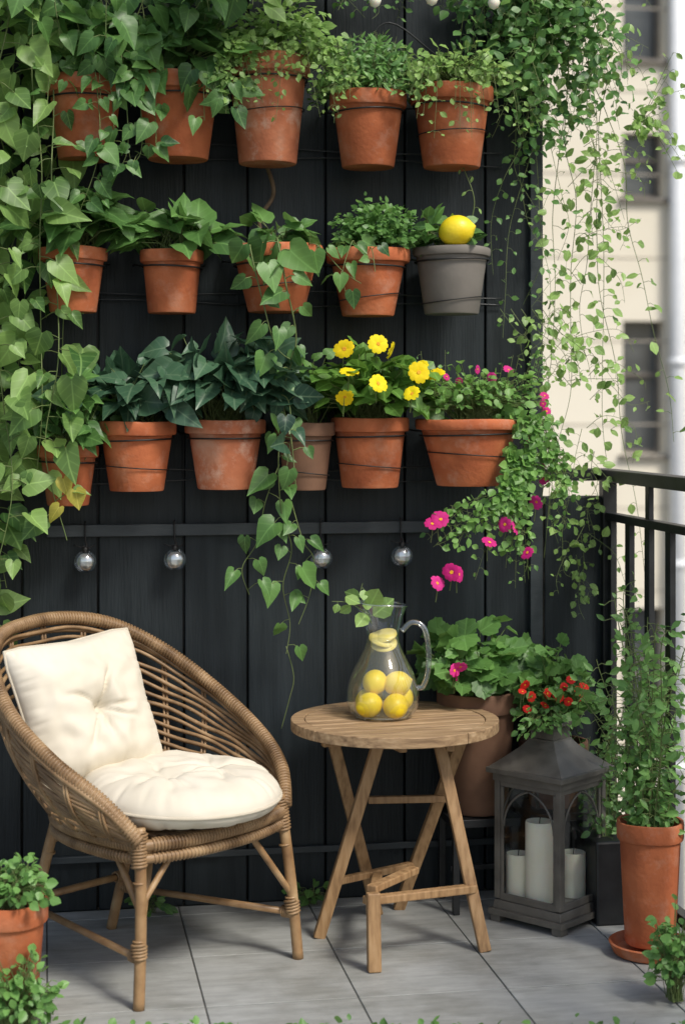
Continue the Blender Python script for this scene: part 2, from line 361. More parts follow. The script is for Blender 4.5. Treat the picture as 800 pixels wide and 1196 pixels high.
# ------------------------------------------------------------------ pots
def pot(name,x,y,zt,zb,r,m=None,wire=True,taper=.68,rimh=.2,sq=1.0):
    e=grp(name,(x,y,zb)); h=zt-zb; m=m or M_terra
    b=MB(); rb=r*taper; rh=h*rimh; rr=r*.93
    ry=rr-(rr-rb)*rimh
    prof=[(0.001,0),(rb*.97,0),(rb,.004),(ry,h-rh-.002),(ry+.003,h-rh),(r*.975,h-rh+.001),(r*.995,h-rh+.006),(r,h-.006),(r*.985,h-.001),(r*.94,h),(r*.90,h-.001),(r*.885,h-.005),(r*.86,h*.8),(0.001,h*.8)]
    b.rev(prof,(x,y,zb),48)
    w_=random.uniform(0,6.28)      # hand-thrown wobble
    b.v=[(x+(vx-x)*(1+.008*math.sin(2*math.atan2(vy-y,vx-x)+w_)),y+(vy-y)*(1+.008*math.sin(2*math.atan2(vy-y,vx-x)+w_)),vz+.0012*math.sin(3*math.atan2(vy-y,vx-x)+w_)*(vz-zb)/h) for vx,vy,vz in b.v]
    b.obj('pot',m,e,'auto')
    s=MB()
    n=32; vs=[(x,y,zb+h*.88)];fs=[]
    for k,rad in enumerate((.3,.6,.86)):
        for j in range(n):
            a=2*math.pi*j/n; vs.append((x+rad*r*math.cos(a),y+rad*r*math.sin(a),zb+h*.87+random.uniform(-.006,.006)))
    for j in range(n): fs.append((0,1+j,1+(j+1)%n))
    for k in range(2):
        for j in range(n):
            a=1+k*n; fs.append((a+j,a+n+j,a+n+(j+1)%n,a+(j+1)%n))
    s.add(vs,fs); s.obj('soil',M_soil,e)
    if wire:
        w=MB(); zw=h-rh-.006; rw=ry+.004; tilt=random.uniform(-.06,.06)
        pts=[(x+rw*math.cos(t),y+rw*math.sin(t),zb+zw+rw*math.cos(t)*tilt-.006) for t in [2*math.pi*i/40 for i in range(40)]]
        w.tube(pts,.0026,6,closed=True)
        if random.random()<.45:
            zw2=h*random.uniform(.2,.5); rw2=rb+(ry-rb)*zw2/(h-rh)+.005
            tl=random.choice((-1,1))*random.uniform(.05,.16)
            pts=[(x+(rw2+.16*tl*rw2*math.cos(t)*.6)*math.cos(t),y+rw2*math.sin(t),zb+zw2+rw2*math.cos(t)*tl) for t in [2*math.pi*i/40 for i in range(40)]]
            w.tube(pts,.0016,5,closed=True)
        for sg in (-1,1):
            w.tube([(x+sg*rw*.85,y+rw*.5,zb+zw),(x+sg*(rw+.012),y+rw*.9,zb+zw+.006),(x+sg*(rw+.015),-.004,zb+zw+.01)],.0026,6)
        w.obj('wire_hanger',M_wire,e)
    return e
Y=-.14
def wp(name,x,zt,zb,r,**k):
    return pot(name,x,Y if r<.12 else -.15,zt,zb,r,**k)

# ================================================================== setting
fl=MB()
xs=[-.45+.35*i for i in range(-9,5)]; xs=[x for x in xs if x>-3.4]; ys=[-.08-.35*i for i in range(0,16)]
ys=[0.0]+ys
for i in range(len(xs)-1):
    for j in range(len(ys)-1):
        x0,x1=xs[i]+.002,xs[i+1]-.002; y1,y0=ys[j]-.002,ys[j+1]+.002
        if x0>.75: continue
        x1=min(x1,.80)
        fl.box(((x0+x1)/2,(y0+y1)/2,-.005+random.uniform(-.0005,.0005)),(x1-x0,y1-y0,.01),tint=random.random())
e=grp('tiled_balcony_floor',(0,-2,0))
fl.obj('tiles',M_tile,e,False,bevel=.0015,bs=2)
g=MB(); g.box((-1.3,-2.7,-.104),(4.3,5.6,.2)); g.obj('slab',M_grout,e,False)
g=MB(); g.add([(-400,-400,-7),(400,-400,-7),(400,400,-7),(-400,400,-7)],[(0,1,2,3)]); g.obj('ground',M_ground,None,False)

e=grp('dark_wooden_fence_wall',(-.8,.02,0))
edges=[.567,.405,.175,-.047,-.262,-.435,-.665,-.865,-1.09,-1.31,-1.53,-1.75,-1.97,-2.2]
w=MB()
for i in range(len(edges)-1):
    x1,x0=edges[i]-.003,edges[i+1]+.003
    w.box(((x0+x1)/2,.013+random.uniform(-.002,.002),1.45),(x1-x0,.026,2.9),tint=random.random())
w.obj('boards',M_wall,e,False,bevel=.003,bs=2)
w=MB(); w.box((-.817,.04,1.45),(2.76,.02,2.9)); w.obj('backing',M_black,e,False)
w=MB(); w.box((-.28,-.013,1.02),(1.04,.022,.032)); w.box((-.8,-.008,.14),(2.72,.012,.018)); w.box((.548,-.012,1.45),(.036,.016,2.9)) ; w.obj('battens',M_trim,e,False,bevel=.002)
w=MB(); w.box((.655,.0,.55),(.17,.05,1.1)); w.obj('end_post',M_wall,e,False,bevel=.004)

e=grp('black_balcony_railing',(.75,-1.5,0))
r=MB(); RX=.752
r.box((RX,-2.3,1.16),(.05,4.7,.034)); r.box((RX,-2.3,1.045),(.03,4.7,.022)); r.box((RX,-2.3,.08),(.03,4.7,.03))
r.box((.651,.015,1.16),(.15,.05,.034))
for i in range(31): r.box((RX,-.06-.15*i,.565),(.016,.036,.94))
for yy in (-.03,-1.5,-3.0,-4.5): r.box((RX,yy,.572),(.04,.04,1.145))
for i in range(8): r.box((RX,-.36-.6*i,1.1),(.014,.03,.09))
r.obj('rails',M_black,e,False,bevel=.002)

e=grp('cream_apartment_building',(7,19.3,-7))
b=MB(); fr=MB(); gl=MB()
BY=19.3; rows=[(-3.6,-1.6),(.7,2.68),(4.52,5.48),(6.58,8.3),(10,11.3)]
wx=[7.63+2.6*i for i in range(-6,7)]
zs=[-7]+[v for p in rows for v in p]+[13]
for i in range(0,len(zs),2):
    b.box((8,BY+.2,(zs[i]+zs[i+1])/2),(36,.4,zs[i+1]-zs[i]))
px=[-10]+[v for x in wx for v in (x,x+.64)]+[26]
for z0,z1 in rows:
    for i in range(0,len(px),2): b.box(((px[i]+px[i+1])/2,BY+.2,(z0+z1)/2),(px[i+1]-px[i],.398,z1-z0-.002))
    for x in wx:
        gl.box((x+.32,BY+.25,(z0+z1)/2),(.64,.02,z1-z0))
        for dx in (.03,.61): fr.box((x+dx,BY+.21,(z0+z1)/2),(.045,.05,z1-z0))
        fr.box((x+.32,BY+.205,z0+.03),(.64,.05,.06)); fr.box((x+.32,BY+.205,z0+(z1-z0)*.6),(.64,.05,.05)); fr.box((x+.32,BY-.03,z0-.04),(.78,.12,.06))
b.box((8,BY+5,3),(36,9,20)); b.obj('facade',M_cream,e,False)
fr.obj('window_frames',M_grey,e,False); gl.obj('window_panes',M_dkglass,e,False)
cz=MB()
for z in [-6.3+1.24*i for i in range(15)]: cz.box((8,BY-.004,z),(36,.012,.018))
cz.obj('stone_joints',M_joint,e,False)
d=MB(); d.tube([(8.42,BY-.16,-7),(8.42,BY-.16,13)],.12,16)
for z in (-4,-1,2,5,8): d.tube([(8.42,BY-.16,z),(8.42,BY-.16,z+.12)],.14,16)
d.obj('drainpipe',M_white,e)

w=MB(); 
for z in (2.055,1.66,1.18):
    for dz in (0,-.028):
        P=[Vector((x,-.014-.004*math.sin(x*9),z+dz+.007*math.sin(x*7+z*5+dz*90))) for x in np.linspace(-.95,.45,10)]
        w.tube(cr(P,5),.0024,6)
w.tube(cr([Vector((-.3,-.03,2.36)),Vector((0,-.06,2.31)),Vector((.12,-.06,2.40)),Vector((.3,-.04,2.30)),Vector((.44,-.03,2.37)),Vector((.5,-.03,2.5))],8),.0025,6)
w.obj('support_wires',M_rail,grp('wall_support_wires',(0,0,1.6)))
e=grp('string_lights',(.2,-.2,2.45)); w=MB(); sl_pts=cr([Vector((-.1,-.12,2.52)),Vector((.02,-.2,2.475)),Vector((.14,-.22,2.465)),Vector((.26,-.22,2.49)),Vector((.37,-.22,2.475)),Vector((.56,-.10,2.56))],8); w.tube(sl_pts,.0025,6)
bb=MB()
for k in (10,20,32):
    p=sl_pts[k]; w.tube([p,p-Vector((0,0,.028))],.0085,10)
    bb.rev([(.008,0),(.013,-.007),(.017,-.02),(.012,-.033),(.001,-.039)],(p.x,p.y,p.z-.028),16)
w.obj('cable',M_wire,e); bb.obj('bulbs',M_candle,e)

M_ball=thinglass('ball_glass',tint=(.86,.89,.9),base=.22,edge=.75,pw=1.6)
M_facet=noisy('silvered_facets',(.60,.61,.61),(.88,.89,.89),scale=60,rough=.2,bump=0,metal=.5)
for i,x in enumerate((-.70,-.463,-.066,.157)):
    e=grp('hanging_glass_ball',(x,-.05,.940))
    w=MB(); z=.942+random.uniform(-.004,.006); R=.030
    w.tube([(x,-.026,1.045),(x,-.03,1.045),(x,-.034,1.03),(x,-.034,.995),(x+.004,-.045,.985),(x,-.05,z+R)],.0026,6)
    w.tube([(x-.03,-.045,.985),(x-.012,-.045,.978),(x,-.045,.982),(x+.012,-.045,.976),(x+.026,-.045,.985)],.0016,5)
    w.tube([(x,-.05,z+R+.008),(x,-.05,z+R-.006)],.008,10); w.obj('hook',M_wire,e)
    s=MB(); s.rev([(.0005+R*math.sin(math.pi*k/14),-R*math.cos(math.pi*k/14)) for k in range(15)],(x,-.05,z),24); s.obj('ball',M_ball,e)
    s=MB(); s.rev([(.0005+.023*math.sin(math.pi*k/6),-.023*math.cos(math.pi*k/6)) for k in range(7)],(x,-.05,z),9); s.obj('inner_facets',M_facet,e,False)

# ================================================================== wall pots
# Row 1
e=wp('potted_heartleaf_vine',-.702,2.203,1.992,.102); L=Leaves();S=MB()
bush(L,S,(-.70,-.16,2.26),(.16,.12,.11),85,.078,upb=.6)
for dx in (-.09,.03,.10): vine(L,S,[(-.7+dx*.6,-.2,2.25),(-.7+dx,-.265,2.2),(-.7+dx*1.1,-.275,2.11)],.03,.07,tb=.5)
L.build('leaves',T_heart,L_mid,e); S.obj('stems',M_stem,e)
e=wp('potted_heartleaf_vine',-.462,2.216,1.998,.116); L=Leaves();S=MB()
bush(L,S,(-.46,-.16,2.28),(.15,.12,.11),75,.08)
for dx in (-.08,.05,.1,.12): vine(L,S,[(-.46+dx*.6,-.2,2.25),(-.46+dx,-.265,2.2),(-.46+dx*1.1,-.275,2.06+abs(dx)*.4)],.028,.078,tb=.6)
L.build('leaves',T_heart,L_mid,e); S.obj('stems',M_stem,e)
e=wp('potted_trailing_thyme',-.225,2.272,1.993,.113,m=M_terra2,rimh=.17); L=Leaves();S=MB()
bush(L,S,(-.2,-.17,2.33),(.15,.12,.09),560,.026,tb=.7,petiole=False)
for i in range(32):
    a=random.uniform(-1.4,1.6); x=-.2+.1*math.sin(a); 
    vine(L,S,[(x,-.2,2.27),(x+.04*math.sin(a),-.27,2.29),(x+.07*math.sin(a),-.285,2.22),(x+.08*math.sin(a)+random.uniform(-.04,.05),-.28,2.13+random.uniform(-.05,.12))],.012,.026,r=.001,tb=.7,hang=.3,pet=.014,jit=.7)
L.build('leaves',T_small,L_light,e,wid=1.2); S.obj('stems',M_stem,e)
e=wp('potted_herb_bush',.045,2.188,1.991,.103); L=Leaves();S=MB()
for i in range(200):
    th=random.uniform(0,6.28); rr=random.random()**.5
    tip=Vector((.045+math.cos(th)*rr*.17,-.15+math.sin(th)*rr*.13,2.16+.20*(1-rr*rr*.75)*random.uniform(.6,1.1)-(.04 if rr>.8 else 0)))
    if tip.y>-.02: tip.y=-.02
    vine(L,S,[(.045+math.cos(th)*rr*.06,-.15+math.sin(th)*rr*.06,2.16),(.045+math.cos(th)*rr*.11,-.15+math.sin(th)*rr*.09,2.21+.03*(1-rr)),tip],.0075,.027,r=.0009,tb=.6,hang=-.3,pet=.008,jit=.8,taper=False)
L.build('leaves',T_nar,L_herb,e,wid=1.7); S.obj('stems',M_stem,e)
e=wp('potted_wiry_creeper',.274,2.211,1.996,.112); L=Leaves();S=MB()
bush(L,S,(.27,-.17,2.25),(.15,.12,.075),260,.032,tb=.75)
for i in range(22):
    a=random.uniform(-1.5,1.5); x=.27+.1*math.sin(a)
    vine(L,S,[(x,-.15,2.2),(x+.03*math.sin(a),-.27,2.24),(x+.06*math.sin(a),-.29,2.13+random.uniform(-.08,.1))],.02,.028,r=.001,tb=.8,hang=.4,pet=.016,jit=.7)
L.build('leaves',T_oval,L_light,e,wid=1.2); S.obj('stems',M_stem,e)
# Row 2
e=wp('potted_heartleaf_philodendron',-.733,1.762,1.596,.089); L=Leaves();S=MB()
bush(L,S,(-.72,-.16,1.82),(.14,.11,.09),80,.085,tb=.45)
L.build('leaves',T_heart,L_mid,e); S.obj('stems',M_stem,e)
e=wp('potted_heartleaf_philodendron',-.478,1.760,1.596,.084,taper=.75); L=Leaves();S=MB()
bush(L,S,(-.475,-.16,1.79),(.15,.10,.07),60,.08,tb=.5,droop=.5)
L.build('leaves',T_heart,L_mid,e); S.obj('stems',M_stem,e)
e=wp('potted_trailing_pothos',-.204,1.776,1.601,.125,taper=.6); L=Leaves();S=MB()
bush(L,S,(-.21,-.17,1.80),(.11,.09,.05),24,.065,tb=.6)
vine(L,S,[(-.2,-.17,1.76),(-.22,-.29,1.78),(-.20,-.31,1.66),(-.17,-.28,1.52),(-.2,-.25,1.38),(-.18,-.26,1.27),(-.17,-.27,1.15)],.040,.085,r=.003,tb=.7,hang=1)
vine(L,S,[(-.26,-.17,1.76),(-.29,-.29,1.76),(-.26,-.31,1.62),(-.22,-.29,1.5),(-.15,-.26,1.46)],.045,.075,r=.0025,tb=.65,hang=1)
vine(L,S,[(-.15,-.17,1.76),(-.12,-.28,1.77),(-.05,-.29,1.70),(.0,-.28,1.67)],.05,.06,tb=.65)
S2=MB(); S2.tube(cr([Vector((-.22,-.1,1.75)),Vector((-.24,-.08,1.85)),Vector((-.2,-.07,1.93)),Vector((-.23,-.06,2.05)),Vector((-.19,-.05,2.1)),Vector((-.2,-.05,2.3))],8),.006,7); S2.obj('woody_stem',M_bark,e)
L.build('leaves',T_heart,L_mid,e); S.obj('stems',M_stem,e)
e=wp('potted_dwarf_herb',.045,1.771,1.594,.112,taper=.62); L=Leaves();S=MB()
bush(L,S,(.065,-.15,1.805),(.10,.09,.085),1500,.019,tb=.45,petiole=False,droop=0)
L.build('leaves',T_small,L_herb,e,wid=1.2)
L=Leaves(); vine(L,S,[(.0,-.2,1.77),(-.02,-.26,1.78),(-.05,-.29,1.70),(-.04,-.28,1.64)],.03,.06,tb=.6); vine(L,S,[(.03,-.2,1.77),(.03,-.27,1.76),(.035,-.29,1.70)],.03,.05,tb=.6)
L.build('trailing_leaves',T_heart,L_mid,e); S.obj('stems',M_stem,e)
e=wp('potted_lemon_plant',.274,1.779,1.601,.106,m=M_grey,taper=.7,rimh=.13); L=Leaves();S=MB()
bush(L,S,(.25,-.16,1.80),(.10,.08,.05),34,.06,tb=.6); bush(L,S,(.2,-.2,1.83),(.03,.03,.03),10,.05,tb=.6)
L.build('leaves',T_oval,L_mid,e,wid=1.2); 
def lemon(parent,c,r,axis=(1,0,.2),name='lemon'):
    me=MB(); ax=Vector(axis).normalized(); q=Vector((0,0,1)).rotation_difference(ax); vs=[];fs=[]
    K=18
    for i in range(K+1):
        t=math.pi*i/K; z=-math.cos(t)*1.12; rr=math.sin(t)
        z+= .16*max(0,(i/K-.86)/.14)**1.5 - .06*max(0,(.12-i/K)/.12)
        for j in range(20):
            a=2*math.pi*j/20; vs.append(Vector(c)+q@Vector((rr*math.cos(a)*r+1e-5*math.cos(a),rr*math.sin(a)*r+1e-5*math.sin(a),z*r)))
    for i in range(K):
        for j in range(20): fs.append((i*20+j,i*20+(j+1)%20,(i+1)*20+(j+1)%20,(i+1)*20+j))
    me.add(vs,fs); me.obj(name,M_lemon,parent)
lemon(e,(.268,-.22,1.817),.042,(.6,-.3,.15))
L2=Leaves(); vine(L2,S,[(.3,-.15,1.78),(.33,-.17,1.9),(.30,-.15,2.02),(.34,-.12,2.1)],.04,.03,tb=.8,pet=.02); L2.build('shoot_leaves',T_oval,L_light,e); S.obj('stems',M_stem,e)
# Row 3
e=wp('potted_ivy',-.746,1.251,1.096,.08); L=Leaves();S=MB()
bush(L,S,(-.74,-.17,1.31),(.12,.1,.12),90,.06,tb=.35)
L.build('leaves',T_heart,L_mid,e); S.obj('stems',M_stem,e)
L=Leaves(); 
for p in ((-.73,-.3,1.14),(-.76,-.3,1.17),(-.77,-.3,1.10)): L.add(p,(random.uniform(-1,1),0,-.6),(0,-1,.4),.05)
L.build('yellow_leaves',T_heart,L_yel,e)
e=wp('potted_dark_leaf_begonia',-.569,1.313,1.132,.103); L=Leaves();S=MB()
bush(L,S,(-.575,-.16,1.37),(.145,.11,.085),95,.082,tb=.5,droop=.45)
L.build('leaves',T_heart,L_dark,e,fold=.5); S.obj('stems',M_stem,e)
e=wp('potted_dark_leaf_begonia',-.338,1.317,1.135,.107,m=M_terra2); L=Leaves();S=MB()
bush(L,S,(-.33,-.17,1.41),(.19,.12,.12),175,.086,tb=.6,droop=.4,base=(-.338,-.14,1.3),front=.7)
vine(L,S,[(-.3,-.2,1.35),(-.2,-.27,1.38),(-.185,-.29,1.29),(-.195,-.29,1.2)],.035,.085,tb=.5)
L.build('leaves',T_heart,L_dark,e,fold=.5); S.obj('stems',M_stem,e)
e=wp('potted_trailing_pothos',-.125,1.310,1.131,.080,m=M_brownpot); L=Leaves();S=MB()
bush(L,S,(-.12,-.15,1.38),(.08,.07,.12),34,.05,tb=.5)
vine(L,S,[(-.19,-.18,1.3),(-.21,-.24,1.22),(-.2,-.22,1.08),(-.17,-.2,.98),(-.19,-.18,.88),(-.17,-.17,.78),(-.18,-.17,.70)],.045,.075,r=.002,tb=.7,hang=1,pet=.035)
vine(L,S,[(-.2,-.18,1.2),(-.24,-.2,1.1),(-.26,-.2,1.0),(-.3,-.2,.93),(-.28,-.19,.86)],.048,.066,r=.0018,tb=.7,hang=.9,pet=.04)
vine(L,S,[(-.17,-.2,1.1),(-.14,-.2,1.0),(-.11,-.19,.95),(-.12,-.19,.86),(-.15,-.19,.78)],.05,.066,r=.0018,tb=.7,hang=.9,pet=.035)
S.tube(cr([Vector((-.18,-.17,.72)),Vector((-.16,-.17,.64)),Vector((-.17,-.16,.58)),Vector((-.19,-.15,.50))],6),.0012,5)
L.build('leaves',T_heart,L_mid,e); S.obj('stems',M_stem,e)
e=wp('potted_yellow_primrose',.050,1.322,1.136,.105,taper=.72); L=Leaves();S=MB()
bush(L,S,(.05,-.16,1.385),(.165,.125,.10),260,.062,tb=.5,droop=.25)
L.build('leaves',T_oval,L_prim,e,wid=1.5); S.obj('stems',M_stem,e)
fp=[(-.05,-.315,1.375),(-.035,-.30,1.44),(.035,-.325,1.41),(.125,-.32,1.385),(-.045,-.28,1.50),(.05,-.25,1.515),(.085,-.24,1.50),(.165,-.26,1.455),(.205,-.25,1.435),(.15,-.29,1.44)]
flowers(fp,.029,P_yel,'yellow_flowers',e,spread=.16,up=.6)
e=pot('potted_petunia',.316,-.16,1.318,1.140,.145,taper=.6,rimh=.16); L=Leaves();S=MB()
bush(L,S,(.33,-.16,1.37),(.17,.12,.08),420,.025,tb=.6,stem_r=.0008)
for i in range(26):
    a=random.uniform(-.14,.16); z1=random.uniform(1.36,1.52)
    vine(L,S,[(.32+a*.6,-.15,1.31),(.33+a,-.17,1.37),(.34+a*1.2,-.18,z1)],.014,.021,r=.001,tb=.4,hang=.2,jit=.8,pet=.01)
for i in range(24):
    x0=.37+random.uniform(0,.09); xe=.38+random.uniform(0,.18); ze=random.uniform(.98,1.22)
    vine(L,S,[(x0,-.2,1.31),(x0+.05,-.28,1.31),((x0+xe)/2+random.uniform(0,.08),-.30,1.2),(xe+random.uniform(-.03,.03),-.29,(1.2+ze)/2),(xe,-.28,ze)],.016,.028,r=.001,tb=.6,hang=.5,jit=.7,pet=.014)
for i in range(30):
    xe=.16+random.uniform(0,.30); ze=random.uniform(.85,1.11)
    vine(L,S,[(.42,-.27,1.24),(.40+random.uniform(-.03,.03),-.31,1.14),((.40+xe)/2,-.315,1.08+random.uniform(-.04,.04)),(xe,-.31,ze)],.015,.030,r=.001,tb=.65,hang=.45,jit=.7,pet=.014)
L.build('leaves',T_oval,L_fern,e,wid=1.3); S.obj('stems',M_stem,e)
flowers([(.175,-.34,1.05),(.195,-.34,1.06),(.325,-.34,1.00),(.245,-.335,.918),(.225,-.34,.925),(.37,-.33,1.045),(.395,-.33,1.035),(.19,-.33,.895),(.43,-.33,.97),(.46,-.31,1.10)],.0235,P_pink,'magenta_flowers',e,face=OUT*1.2)
flowers([(.52,-.2,1.34),(.515,-.2,1.38),(.505,-.22,1.36),(.33,-.2,1.45),(.37,-.2,1.43),(.28,-.2,1.42),(.5,-.25,1.2),(.24,-.22,1.43),(.41,-.22,1.45),(.45,-.28,1.27),(.49,-.28,1.16)],.013,P_pink,'small_flowers',e)

# ================================================================== curtain vines
e=grp('climbing_heartleaf_vine',(-1.0,-.1,0)); L=Leaves(); S=MB()
for i in range(22):
    x=-1.30+.0245*i+random.uniform(-.02,.02); zt=2.6; zb=random.uniform(.74,.92) if x<-.90 else random.uniform(.95,1.6); y=-.07-random.random()*.2
    pts=[(x+random.uniform(-.035,.035),min(-.03,y+random.uniform(-.04,.04)),zt-(zt-zb)*k/7) for k in range(8)]
    vine(L,S,pts,.042,.080,r=.0025,tb=.70 if i%3 else .35,hang=.9,pet=.05,taper=False,jit=.5)
L.build('leaves',T_heart,L_light,e); S.obj('stems',M_stem,e)
e=grp('overhanging_creeper',(-.6,-.1,2.4)); L=Leaves(); S=MB()
for i in range(28):
    x=random.uniform(-1.05,-.33); y=-.1-random.random()*.25; z0=2.62
    zb=random.uniform(2.2,2.38) if x<-.45 else random.uniform(2.3,2.45)
    vine(L,S,[(x,y*.5,z0),(x+random.uniform(-.05,.05),y,(z0+zb)/2),(x+random.uniform(-.08,.08),y-.03,zb)],.03,.075,tb=.5,hang=.7,pet=.035,taper=False,jit=.45)
for i in range(5):
    x=-.70+.035*i; vine(L,S,[(x,-.2,2.4),(x+.02,-.27,2.2),(x+.03,-.28,2.0),(x-.02,-.26,1.84+.04*i)],.04,.072,tb=.5,hang=.8)
L.build('leaves',T_heart,L_mid,e)
L=Leaves()
for i in range(18):
    x=random.uniform(-.45,-.12); y=-.25-random.random()*.2; zb=random.uniform(2.36,2.48)
    vine(L,S,[(x,-.1,2.65),(x+.02,y,2.56),(x+random.uniform(-.04,.04),y-.05,zb)],.03,.07,tb=.9,hang=.6,pet=.03,taper=False)
L.build('bright_leaves',T_oval,L_light,e,wid=1.4); S.obj('stems',M_stem,e)
e=grp('top_trailing_herb',(.1,-.1,2.45)); L=Leaves(); S=MB()
for i in range(46):
    x=random.uniform(-.15,.6); zb=random.uniform(2.38,2.52)
    vine(L,S,wander(x,-.12,2.62,zb,4,.018),.016,.026,r=.001,tb=.5,hang=.3,pet=.014,jit=.7)
L.build('leaves',T_oval,L_herb,e,wid=1.2); S.obj('stems',M_stem,e)
e=grp('small_leaf_jasmine_vine',(.55,-.08,2.0)); L=Leaves(); S=MB()
for i in range(85):
    x=random.uniform(.38,.62); zb=random.uniform(2.04,2.4)+(.1 if x<.44 else 0); y=random.uniform(-.2,-.05)
    vine(L,S,wander(x,y,random.uniform(2.45,2.62),zb,6,.020),.017,.031,r=.001,tb=.5,hang=.3,pet=.018,jit=.8,taper=False)
for i in range(6):
    x=random.uniform(.46,.62); zb=random.uniform(1.5,1.95); vine(L,S,wander(x,-.1,2.3,zb,5,.025),.028,.028,r=.001,tb=.6,hang=.4,pet=.016,jit=.7)
L.build('leaves',T_oval,L_herb,e,wid=1.2)
L=Leaves()
for i in range(7):
    x=random.uniform(.58,.66); zb=(.9,1.05,1.25,1.5,.95,1.15,1.8)[i]
    vine(L,S,wander(x,-.09,2.62,zb,9,.014,drift=random.uniform(-.02,.05)),.032,.034,r=.0014,tb=.8,hang=.3,pet=.024,jit=.85,taper=False,skip=.15)
for i in range(32):
    z=random.uniform(1.15,2.5)**1.0; x=random.uniform(.60,.68); sgn=random.choice((-1,1,1))
    vine(L,S,[(x,-.09,z),(x+sgn*.05,-.11,z+random.uniform(0,.06)),(x+sgn*random.uniform(.08,.15),-.13,z+random.uniform(-.04,.07)),(x+sgn*random.uniform(.11,.19),-.13,z+random.uniform(-.10,.04))],.022,.034,r=.0009,tb=.85,hang=.2,pet=.016,jit=.8)
for i in range(8):
    vine(L,S,[(.80,-.1,2.16-.01*i),(.86,-.13,2.1+.02*i),(.90+random.uniform(-.04,.05),-.15,1.98+.05*i)],.018,.038,r=.001,tb=.95,hang=.2,pet=.014,jit=.6)
for i in range(5):
    x=.42+.03*i; vine(L,S,[(x,-.1,1.62),(x+.04,-.12,1.56),(x+.11,-.13,1.5),(x+.13,-.13,1.42)],.03,.03,r=.001,tb=.9,hang=.3,pet=.015)
for i in range(10):
    x=random.uniform(.57,.67); z=random.uniform(.95,1.35); vine(L,S,wander(x,-.12,z,z-.2,4,.02),.022,.03,r=.0009,tb=.7,hang=.4,pet=.016,jit=.7)
L.build('trailing_leaves',T_oval,L_light,e,wid=1.2); S.obj('stems',M_stem,e)

# ================================================================== floor-standing plants
def stand(name,x,y,h,w):
    e=grp(name,(x,y,0)); b=MB()
    b.box((x,y,h-.012),(w,w,.022))
    for sx in (-1,1):
        for sy in (-1,1): b.box((x+sx*w*.42,y+sy*w*.42,(h-.024)/2),(.018,.018,h-.024))
    b.box((x,y,h*.4),(w*.8,.012,.014)); b.obj('frame',M_black,e,False,bevel=.002)
stand('black_plant_stand',.35,-.125,.255,.19); stand('black_plant_stand',.565,-.12,.26,.18)
e=pot('potted_pink_geranium',.35,-.125,.583,.257,.112,wire=False,m=M_brownpot,taper=.72,rimh=.17); L=Leaves();S=MB()
bush(L,S,(.335,-.14,.645),(.135,.11,.10),180,.058,tb=.75,droop=.2); L.build('leaves',T_round,L_mid,e,fold=.3); S.obj('stems',M_stem,e)
flowers([(.25,-.27,.66),(.255,-.265,.645),(.265,-.27,.67)],.020,P_pink,'pink_flowers',e)
e=pot('potted_red_geranium',.565,-.12,.44,.262,.095,wire=False,m=M_brownpot); L=Leaves();S=MB()
bush(L,S,(.53,-.18,.57),(.12,.13,.12),320,.037,tb=.8,droop=.2,base=(.565,-.12,.43)); L.build('leaves',T_round,L_mid,e,fold=.4); 
L=Leaves(); bush(L,S,(.47,-.33,.52),(.06,.05,.05),150,.02,tb=.8,base=(.52,-.2,.52)); L.build('fine_leaves',T_small,L_herb,e); S.obj('stems',M_stem,e)
flowers([(.435,-.29,.62),(.425,-.30,.605),(.435,-.31,.56),(.49,-.31,.60),(.52,-.31,.59),(.535,-.31,.615),(.58,-.29,.60),(.59,-.29,.58),(.60,-.28,.61),(.55,-.30,.575),(.48,-.32,.57),(.45,-.30,.59),(.56,-.29,.63)],.014,P_red,'red_flowers',e)
e=pot('potted_bamboo_shrub',.665,-.60,.33,.028,.082,wire=False,m=M_terra,taper=.75,rimh=.15); s=MB(); s.rev([(.001,0),(.08,0),(.09,.004),(.102,.03),(.098,.033),(.083,.012),(.001,.012)],(.665,-.60,0),40); s.obj('saucer',M_terra,e,'auto')
L=Leaves();S=MB()
for i in range(26):
    a=random.uniform(0,6.28); r=random.random()**.5
    dx,dy=math.cos(a)*r,math.sin(a)*r; zt=random.uniform(.5,.92)
    top=(.675+dx*.17,-.58+dy*.17,zt)
    vine(L,S,[(.665+dx*.03,-.6+dy*.03,.3),(.665+dx*.06+random.gauss(0,.01),-.6+dy*.08,.3+(zt-.3)*.5),(top[0]-dx*.02+random.gauss(0,.015),top[1],zt-.05),top],.013,.029,r=.0018,tb=.8,hang=.05,pet=.03,jit=.8,taper=False)
L.build('leaves',T_oval,L_herb,e,wid=.9); S.obj('stems',M_stem,e)
e=grp('trough_planter_shrubs',(.69,-.22,0)); b=MB(); b.box((.665,-.22,.11),(.12,.3,.22),top=(1.05,1.03)); b.obj('trough',M_black,e,False,bevel=.006); L=Leaves();S=MB()
for i in range(26):
    x=.67+random.uniform(-.04,.05); y=-.22+random.uniform(-.13,.13)
    vine(L,S,[(x,y,.21),(x+random.uniform(-.02,.03),y+random.uniform(-.03,.03),.35),(x+random.uniform(-.06,.06),y+random.uniform(-.06,.06),random.uniform(.32,.6))],.014,.026,r=.0013,tb=.5,hang=.2,pet=.02,jit=.7)
L.build('leaves',T_oval,L_mid,e); S.obj('stems',M_stem,e)
e=pot('potted_creeping_jenny',-.885,-.73,.25,.004,.088,wire=False,m=M_terra,taper=.72,rimh=.2); L=Leaves();S=MB()
bush(L,S,(-.875,-.74,.28),(.09,.09,.055),230,.024,tb=.7,stem_r=.0008)
L.build('leaves',T_oval,L_herb,e,wid=1.4); S.obj('stems',M_stem,e)
